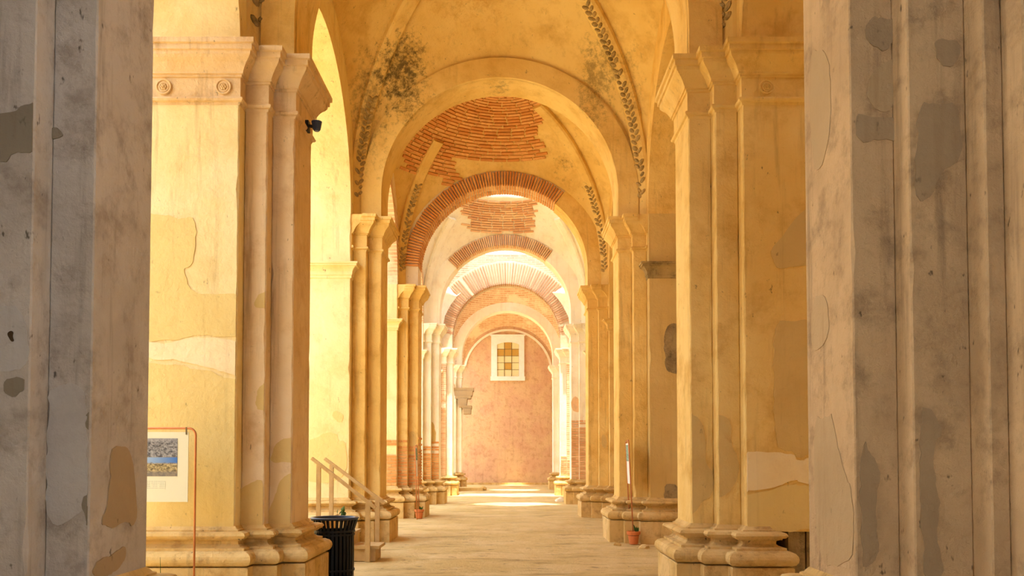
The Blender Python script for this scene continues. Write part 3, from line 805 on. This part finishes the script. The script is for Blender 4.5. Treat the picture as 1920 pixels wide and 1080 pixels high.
# nearest left pier
p0 = PIER[(-1, 0)]
patch(p0, [(206, 838), (236, 834), (250, 872), (256, 975), (246, 986), (238, 974), (212, 990), (192, 988), (188, 970), (203, 930)], ('x', -W), 'patch_taupe', seed=20)
patch(p0, [(172, 1060), (196, 1046), (218, 1038), (232, 1024), (234, 1048), (215, 1070), (200, 1080), (172, 1090)], ('x', -W), 'patch_taupe', seed=21)
patch(p0, [(-60, 216), (35, 212), (52, 196), (66, 190), (72, 225), (72, 285), (50, 288), (25, 284), (15, 305), (-60, 308)], ('y', fy(0, 1)), 'patch_grey', seed=22, keep=(xr(-1, S1 + .32), xr(-1, S1 + .01)))
patch(p0, [(94, 236), (112, 238), (120, 250), (108, 262), (94, 258)], ('y', fy(0, 0)), 'patch_grey', seed=23, keep=(xr(-1, S1), xr(-1, .01)))
patch(p0, [(5, 715), (22, 708), (46, 710), (40, 732), (22, 744), (8, 740)], ('y', fy(0, 1)), 'patch_grey', seed=24)
patch(p0, [(14, 625), (22, 620), (27, 623), (24, 632), (28, 640), (22, 642), (17, 634)], ('y', fy(0, 1)), 'soil', seed=25, rough=.003, name='dark_hole_mark')  # thin dark patch in the outline of a small hole, nothing cut in
patch(p0, [(92, 740), (100, 726), (130, 722), (150, 724), (162, 745), (166, 800), (160, 850), (165, 900), (160, 960), (120, 990), (90, 980), (86, 860)], ('y', fy(0, 0)), 'patch_blue', seed=26, th=.004, keep=(xr(-1, S1), xr(-1, .01)))
patch(p0, [(160, 780), (172, 768), (176, 770), (176, 810), (162, 808)], ('y', fy(0, 0)), 'patch_grey', seed=27, keep=(xr(-1, S1), xr(-1, .012)))
patch(p0, [(155, 935), (168, 925), (174, 930), (174, 990), (158, 985)], ('y', fy(0, 0)), 'patch_grey', seed=28, keep=(xr(-1, S1), xr(-1, .012)))
patch(p0, [(-60, 560), (20, 570), (44, 590), (56, 640), (50, 690), (20, 700), (-60, 690)], ('y', fy(0, 1)), 'patch_blue', seed=29, th=.004)
# nearest right pier
p1 = PIER[(1, 0)]
kA = (xr(1, .012), xr(1, S1)); kB = (xr(1, S1 + .012), xr(1, S1 + .32))
patch(p1, [(1622, 60), (1630, 36), (1655, 28), (1680, 40), (1684, 66), (1672, 86), (1650, 92), (1630, 84)], ('y', fy(0, 0)), 'patch_taupe', seed=30)
patch(p1, [(1604, 205), (1640, 225), (1694, 222), (1698, 265), (1640, 262), (1604, 268)], ('y', fy(0, 0)), 'patch_taupe', seed=31, keep=kA)
patch(p1, [(1614, 815), (1625, 845), (1645, 860), (1650, 890), (1642, 940), (1648, 1000), (1640, 1050), (1620, 1062), (1614, 1060)], ('y', fy(0, 0)), 'patch_taupe', seed=32, keep=kA)
patch(p1, [(1724, 768), (1744, 770), (1760, 785), (1760, 820), (1744, 860), (1750, 900), (1764, 950), (1756, 1000), (1768, 1050), (1765, 1090), (1724, 1090)], ('y', fy(0, 1)), 'patch_taupe', seed=33, keep=kB)
patch(p1, [(1716, 195), (1750, 190), (1800, 190), (1806, 290), (1770, 320), (1740, 375), (1716, 380)], ('y', fy(0, 1)), 'patch_taupe', seed=34, keep=kB)
patch(p1, [(1752, 80), (1775, 70), (1800, 82), (1800, 115), (1780, 128), (1755, 112)], ('y', fy(0, 1)), 'patch_taupe', seed=35)
patch(p1, [(1640, 120), (1684, 110), (1688, 195), (1650, 215), (1620, 180)], ('y', fy(0, 0)), 'patch_taupe2', seed=36, th=.004)
patch(p1, [(1518, 100), (1535, 90), (1555, 110), (1560, 180), (1556, 260), (1540, 320), (1522, 310)], ('x', W), 'patch_taupe2', seed=37, th=.004)
patch(p1, [(1522, 560), (1545, 548), (1555, 580), (1554, 635), (1530, 660), (1522, 655)], ('x', W), 'patch_taupe2', seed=38, th=.004)
patch(p1, [(1526, 780), (1545, 785), (1562, 770), (1570, 830), (1585, 890), (1600, 920), (1602, 990), (1596, 1060), (1530, 1062)], ('x', W), 'patch_taupe2', seed=39, th=.004)
# farther piers
patch(PIER[(1, 3)], [(1127, 815), (1137, 815), (1138, 841), (1128, 838)], ('y', fy(3, 1)), 'patch_tan', seed=40, rough=.004)
patch(PIER[(-1, 2)], [(620, 772), (642, 770), (645, 790), (630, 792)], ('y', fy(2, 2)), 'patch_olive', seed=41)
patch(PIER[(-1, 2)], [(560, 830), (590, 822), (610, 812), (630, 812), (636, 826), (650, 828), (650, 905), (560, 905)], ('y', fy(2, 2)), 'patch_olive', seed=42, keep=(xr(-1, 2.0), xr(-1, .512)))
patch(PIER[(-1, 3)], [(766, 815), (772, 808), (780, 810), (782, 830), (774, 842), (768, 835)], ('y', fy(3, 0)), 'patch_tan', seed=43)
patch(PIER[(1, 4)], [(1070, 752), (1080, 740), (1088, 755), (1088, 775), (1072, 770)], ('y', fy(4, 0)), 'brick_pale', seed=44)
patch(PIER[(-1, 4)], [(788, 790), (800, 782), (815, 795), (818, 835), (800, 828), (788, 838)], ('y', fy(4, 0)), 'patch_tan', seed=45)
# rough stone where the arch pier on the right has lost its face
patch(PIER[(1, 2)], [(1244, 620), (1256, 605), (1275, 610), (1275, 700), (1258, 700), (1246, 690)], ('y', fy(2, 2)), 'dark_stone', th=.012, seed=46, keep=(xr(1, .512), xr(1, 2.0)))
patch(PIER[(1, 2)], [(1246, 910), (1256, 905), (1275, 912), (1275, 975), (1246, 975)], ('y', fy(2, 2)), 'dark_stone', th=.012, seed=47, keep=(xr(1, .512), xr(1, 2.0)))
# bare core where the base of the right rosette pier is broken away
yf = fy(1, 2)
xs = on_y(1513, 1000, yf).x
MB().box(W + .95, xs - .012, yf + .03, yf + 1.3, 0, .80).build('bare_core', 'dark_stone', pr)
MB().box(xs + .012, W + 1.98, yf + .05, yf + 1.3, .26, .80).build('bare_core', 'dark_stone', pr)

# rosettes on the friezes
def rosette(parent, px, py, y, r):
    c = on_y(px, py, y); c.z = 5.467
    m = MB().lathe([(r, -.01), (r, .014), (r * .93, .024), (r * .84, .024), (r * .78, .010), (r * .66, .010), (r * .62, .018), (r * .5, .018), (r * .45, .010)], c, 28, 'y')
    ro = m.build('rosette', 'pink' if px < 960 else 'ochre', parent, smooth=False)
    for i in range(6):
        a = math.pi / 3 * i; p = c + Vector((math.cos(a), 0, math.sin(a))) * r * .27
        MB().lathe([(r * .17, 0), (r * .16, .018), (r * .09, .028), (.001, .03)], p, 10, 'y').build('petal', 'pink' if px < 960 else 'ochre', ro, smooth=True)
    MB().lathe([(r * .13, 0), (r * .12, .03), (.001, .038)], c, 10, 'y').build('boss', 'pink' if px < 960 else 'ochre', ro, smooth=True)
for px, py in ((308, 155), (420, 153)): rosette(pl, px, py, fy(1, 2) - .012, .085)
rosette(pr, 1437, 146, fy(1, 2) - .012, .08)

# floodlight fixed under the capital of the left rosette pier
c = on_x(572, 236, -W)
fl = thing('floodlight', (c.x, c.y, c.z), 'small dark floodlight fixed under the left rosette capital', 'floodlight')
MB().box(c.x, c.x + .05, c.y - .05, c.y + .05, c.z - .07, c.z + .05).build('bracket', 'black', fl)
MB().bar(c + Vector((.04, 0, 0)), c + Vector((.12, -.02, -.02)), .03, .03).build('arm', 'black', fl)
MB().lathe([(.03, -.05), (.045, -.03), (.06, .05), (.062, .06)], c + Vector((.14, -.02, -.02)), 14).build('housing', 'rim', fl)
MB().lathe([(.055, .061), (.05, .066)], c + Vector((.14, -.02, -.02)), 14).build('lens', 'lens', fl)

# broken capital blocks jutting from the farthest left pier
pb = PIER[(-1, 6)]; yb = YP[6] - .25
def pxbox(par, name, x0, y0, x1, y1, ya, yb_, mat, taper=1.0):
    a, b = on_y(x0, y1, ya), on_y(x1, y0, ya); cx = (a.x + b.x) / 2; hw = (b.x - a.x) / 2
    r1 = [(cx - hw * taper, ya + .04, a.z), (cx + hw * taper, ya + .04, a.z), (cx + hw * taper, yb_, a.z), (cx - hw * taper, yb_, a.z)]
    r2 = [(cx - hw, ya, b.z), (cx + hw, ya, b.z), (cx + hw, yb_, b.z), (cx - hw, yb_, b.z)]
    return MB().loft([r1, r2]).build(name, mat, par)
for a in ((849, 727, 888, 733, 1), (851, 733, 886, 742, .93), (853, 742, 883, 747, .96), (858, 747, 876, 763, .75), (866, 760, 884, 766, 1), (868, 766, 883, 776, .9)):
    pxbox(pb, 'broken_block', *a[:4], yb, yb + .7, 'patch_taupe', a[4])

# =================================================================== things standing in the aisle
# black litter bin
bc = Vector((-2.0, 10.74, 0))
bin_ = thing('litter_bin', bc, 'black slatted steel litter bin with flared top beside the stair', 'bin')
MB().lathe([(.235, .0), (.24, .02), (.24, .05), (.22, .055)], bc, 32).build('base_ring', 'black', bin_)
MB().lathe([(.19, .03), (.20, .60), (.21, .60), (.21, .58)], bc, 32).build('liner', 'black', bin_, smooth=True)
n = 30
for i in range(n):
    a = 2 * math.pi * i / n; u = Vector((math.cos(a), math.sin(a), 0)); v = Vector((-u.y, u.x, 0))
    rings = []
    for r, z in ((.235, .05), (.238, .30), (.235, .56), (.245, .62), (.268, .69), (.285, .745)):
        c = bc + u * r + Vector((0, 0, z)); rings.append([c - v * .015 - u * .004, c + v * .015 - u * .004, c + v * .015 + u * .004, c - v * .015 + u * .004])
    MB().loft(rings).build('slat', 'black', bin_)
for z, r in ((.56, .242), (.60, .246), (.12, .242)):
    MB().lathe([(r, z - .012), (r + .010, z - .012), (r + .010, z + .012), (r, z + .012), (r, z - .012)], bc, 40).build('hoop', 'black', bin_)
MB().lathe([(.25, .74), (.275, .745), (.298, .752), (.302, .762), (.292, .772), (.262, .772), (.25, .764), (.25, .74)], bc, 48).build('rim', 'rim', bin_, smooth=True)

# wooden stair
g = on_z(690, 1053, 0); yn = g.y; yfz = yn + .62
st = thing('wooden_stair', (g.x, yn, 0), 'small pale timber stair with two slanting handrails by the arch', 'stair')
def xn(px, y): return on_y(px, 900, y).x
xa, xb = xn(711, yn), xn(655, yn)
za = on_y(690, 1024, yn).z
MB().box(xb, xa, yn + .02, yfz, za - .045, za).build('tread', 'wood', st)
MB().box(xb + .02, xa - .06, yn + .05, yfz - .04, 0, za - .045).build('step_block', 'wood', st)
zb = .43
MB().box(xb - .32, xb + .07, yn + .02, yfz, zb - .045, zb).build('tread', 'wood', st)
MB().box(xb - .30, xb + .03, yn + .05, yfz - .04, 0, zb - .045).build('step_block', 'wood', st)
MB().box(xb - .62, xb - .26, yn + .02, yfz, .585, .63).build('tread', 'wood', st)
for yy, (bx, btop), (ux, utop, ubot) in ((yn, (690, 944), (598, 872, 970)), (yfz, (708, 936), (622, 872, 964))):
    p = on_y(bx, btop, yy); q = on_y(ux, utop, yy)
    zb0 = 0 if yy == yn else za
    MB().box(p.x - .035, p.x + .035, yy - .035, yy + .012, zb0, p.z).build('post', 'wood', st)
    MB().box(q.x - .03, q.x + .03, yy - .035, yy + .012, .63, q.z).build('post', 'wood', st)
    d = (p - q).normalized()
    MB().bar(q - d * .13 + Vector((0, -.01, .02)), p + d * .14 + Vector((0, -.01, .02)), .07, .045).build('handrail', 'wood', st)
o = MB().box(-4.15, xb - .50, yn - .2, yn + 1.7, 0, .58).build('stone_landing', 'stone'); tag(o, 'pale stone landing at the top of the wooden stair', 'landing')

# poster stands of bent copper tube
def stand(name_label, a, b, h, lean, poster_px, group, pot_at=None):
    """a, b: the feet of the two legs; the poster hangs from the top bar"""
    a, b = Vector(a), Vector(b); u = (b - a).normalized(); ln = Vector(lean)
    root = thing('poster_stand', ((a + b) / 2), name_label, 'poster stand', group)
    pts = [a + ln * t for t in ()]
    r = .07; top = Vector((0, 0, h)) + ln
    path = [a, a + top * ((h - r) / h)]
    for i in range(1, 7):
        t = math.pi / 2 * i / 6
        path.append(a + top + u * (r - r * math.cos(t)) - Vector((0, 0, r - r * math.sin(t))))
    path.append(b + top - u * r)
    for i in range(1, 7):
        t = math.pi / 2 * i / 6
        path.append(b + top - u * (r - r * math.sin(t)) - Vector((0, 0, r - r * math.cos(t))))
    path.append(b)
    MB().tube(path, .011, 8).build('tube_frame', 'copper', root, smooth=True)
    return root, u, top

yS = 8.50
pa = on_y(366, 900, yS); zt = on_y(320, 803, yS).z
root, u, top = stand('copper tube stand with a cream poster before the bright pier', (pa.x, yS, 0), (pa.x - .98, yS, 0), zt, (0, 0, 0), None, 'copper poster stands')
q1, q0 = on_y(354, 810, yS), on_y(354, 941, yS); xl = q1.x - .80
po = thing('poster', ((q1.x + xl) / 2, yS, q0.z), 'cream poster with a grey drawing above a colour view', 'poster')
MB().box(xl, q1.x, yS - .006, yS + .006, q0.z, q1.z).build('card', 'paper', po)
i1, i0 = on_y(333, 822, yS - .008), on_y(333, 893, yS - .008); zm = (i1.z + i0.z) / 2
MB().box(xl + .12, i1.x, yS - .009, yS - .006, zm + .002, i1.z).build('printed_drawing', 'print0', po)
MB().box(xl + .12, i1.x, yS - .009, yS - .006, i0.z, zm).build('printed_view', 'print1', po)
t1, t0 = on_y(310, 902, yS - .008), on_y(310, 918, yS - .008)
MB().box(xl + .12, t1.x, yS - .008, yS - .006, t0.z, t1.z).build('caption', 'print2', po)
for px in (350,):
    k0 = on_y(px, 801, yS); k1 = on_y(px, 815, yS)
    MB().bar((k0.x, yS - .008, k0.z), (k1.x, yS - .008, k1.z), .012, .008).build('clip', 'lead', po)

def edge_stand(label, plabel, potlabel, foot_px, lean, dy, side):
    f0 = on_z(foot_px[0], foot_px[1], 0)
    a = Vector((f0.x, f0.y, .0)); b = Vector((f0.x + side * .01, f0.y + dy, 0))
    h = 1.80
    root, u, top = stand(label, a + Vector((0, 0, .03)), b, h, lean, None, 'copper poster stands')
    z1 = h - .03; z0 = z1 - .72
    def at(t, z): return a.lerp(b, t) + Vector(lean) * (z / h) + Vector((0, 0, z))
    po = thing('poster', at(.5, z0), plabel, 'poster')
    def sheet(t0, t1, za, zb, w, mat, nm):
        n = Vector((1, 0, 0)) * w
        MB().loft([[at(t0, za) - n, at(t1, za) - n, at(t1, za) + n, at(t0, za) + n], [at(t0, zb) - n, at(t1, zb) - n, at(t1, zb) + n, at(t0, zb) + n]]).build(nm, mat, po)
    sheet(.10, .90, z0, z1, .006, 'white_paint', 'card')
    sheet(.12, .88, z0 + .40, z1 - .03, .009, 'print3', 'printed_photo')
    pot = thing('flower_pot', (a.x, a.y, 0), potlabel, 'flower pot', 'terracotta pots')
    MB().lathe([(.075, .0), (.10, .17), (.118, .17), (.122, .22), (.108, .225), (.095, .18), (.09, .17)], (a.x, a.y, 0), 24).build('pot_body', 'terracotta', pot)
    MB().lathe([(.10, .15), (.09, .19), (.001, .20)], (a.x, a.y, 0), 20).build('soil', 'soil', pot)
    rr = random.Random(int(foot_px[0]))
    for i in range(7):
        an = rr.uniform(0, 6.28); l = rr.uniform(.08, .17); p = Vector((a.x + .05, a.y - .03, .19)); d = Vector((math.cos(an) * .4, math.sin(an) * .4, 1)).normalized(); v = d.cross(Vector((0, 1, .2))).normalized() * .02
        MB().add([p, p + d * l * .5 - v, p + d * l, p + d * l * .5 + v, p + d * l * .5 + v.cross(d) * .3], [(0, 1, 4), (1, 2, 4), (2, 3, 4), (3, 0, 4)]).build('leaf', 'leaf', pot, recalc=False)
edge_stand('leaning copper tube stand in a terracotta pot by the golden pier', 'narrow green and white poster seen edge-on by the golden pier', 'terracotta pot holding the stand by the golden pier', (1188, 1020), (-.08, 0, 0), .45, 1)
edge_stand('thin copper stand in a small pot by the orange brick-footed pier', 'white poster seen edge-on by the orange brick-footed pier', 'small terracotta pot by the orange brick-footed pier', (786, 972), (-.06, 0, 0), -.38, -1)

# plants, slabs and loose stones
def leaf_clump(parent, c, rad, n, mat, seed, ll=.16):
    rr = random.Random(seed)
    for i in range(n):
        an = rr.uniform(0, 6.28); el = rr.uniform(.2, 1.4); d = Vector((math.cos(an) * math.cos(el), math.sin(an) * math.cos(el), math.sin(el)))
        p = Vector(c) + Vector((rr.uniform(-1, 1) * rad * .6, rr.uniform(-1, 1) * rad * .6, rr.uniform(0, .5) * rad)); l = ll * rr.uniform(.7, 1.3)
        v = d.cross(Vector((rr.random(), rr.random(), .3))).normalized() * l * .28; w_ = d.cross(v).normalized() * l * .12
        MB().add([p, p + d * l * .5 - v, p + d * l - w_, p + d * l * .5 + v, p + d * l * .5 + w_], [(0, 1, 4), (1, 2, 4), (2, 3, 4), (3, 0, 4)]).build('leaf', mat, parent, recalc=False)
bx0 = on_z(842, 921, 0)
o = MB().box(bx0.x - .3, bx0.x + .32, bx0.y, bx0.y + .6, -.02, .50).build('stone_block', 'stone'); tag(o, 'squared stone block under the green plant by the far left piers', 'stone block')
pp = thing('bushy_plant', (bx0.x - .08, bx0.y + .3, .50), 'grey-green bushy plant in a low bowl on a stone block', 'plant')
MB().lathe([(.12, 0), (.2, .12), (.22, .12), (.21, .14), (.17, .13)], (bx0.x - .08, bx0.y + .3, .50), 18).build('bowl', 'stone', pp)
leaf_clump(pp, (bx0.x - .08, bx0.y + .3, .62), .34, 70, 'leaf_pale', 5, .2)
wd = on_y(300, 1060, 8.62)
wp = thing('weed', (wd.x, wd.y, 0), 'thin green weed growing at the foot of the bright pier', 'weed')
MB().tube([(wd.x, wd.y, -.02), (wd.x + .01, wd.y, .25), (wd.x, wd.y, wd.z + .08)], [.006, .005, .002], 6).build('stem', 'leaf', wp)
leaf_clump(wp, (wd.x, wd.y, .22), .10, 8, 'leaf', 9, .10)
ws = on_y(640, 952, yn + 1.0)
sw = thing('sprig', (ws.x, ws.y, .58), 'dark green sprig on the landing behind the handrails', 'weed')
leaf_clump(sw, (ws.x + .02, ws.y, .58), .12, 12, 'leaf', 12, .10)

def stone(name, c, sx, sy, sz, seed, label, mat='stone'):
    bm = bmesh.new(); bmesh.ops.create_icosphere(bm, subdivisions=2, radius=1)
    for v in bm.verts:
        k = 1 + .35 * mnoise.noise(v.co * 1.3 + Vector((seed, 0, 0))); v.co *= k
        v.co.z = max(v.co.z, -.55)
        v.co = Vector((v.co.x * sx, v.co.y * sy, (v.co.z + .55) * sz))
    me = bpy.data.meshes.new(name); bm.to_mesh(me); bm.free(); me.materials.append(M[mat])
    o = bpy.data.objects.new(name, me); COL.objects.link(o); o.location = (c[0], c[1], c[2] - .015)
    tag(o, label, 'stone', 'loose stones'); return o
for i, (px, py, sz, lab) in enumerate(((1158, 1022, .07, 'small loose stone left of the terracotta pot stand'), (1208, 1028, .09, 'loose stone right of the leaning poster stand'), (1050, 940, .16, 'pale stone at the foot of the brick-stripped right pier'),
        (905, 919, .2, 'flat stone on the floor before the end wall'), (1220, 1000, .10, 'rough stone against the golden pier base'))):
    p = on_z(px, py, 0); stone('loose_stone', (p.x, p.y, 0), sz, sz * .8, sz * .6, i * 3.7, lab, 'stone' if i != 2 else 'white_pl')
sl = on_z(860, 920, 0); sl2 = on_z(905, 920, 0)
o = MB().box(sl.x, sl2.x, sl.y, sl.y + 1.6, -.03, .12).build('stone_slab', 'stone'); tag(o, 'low flat stone slab on the left before the end wall', 'stone slab')
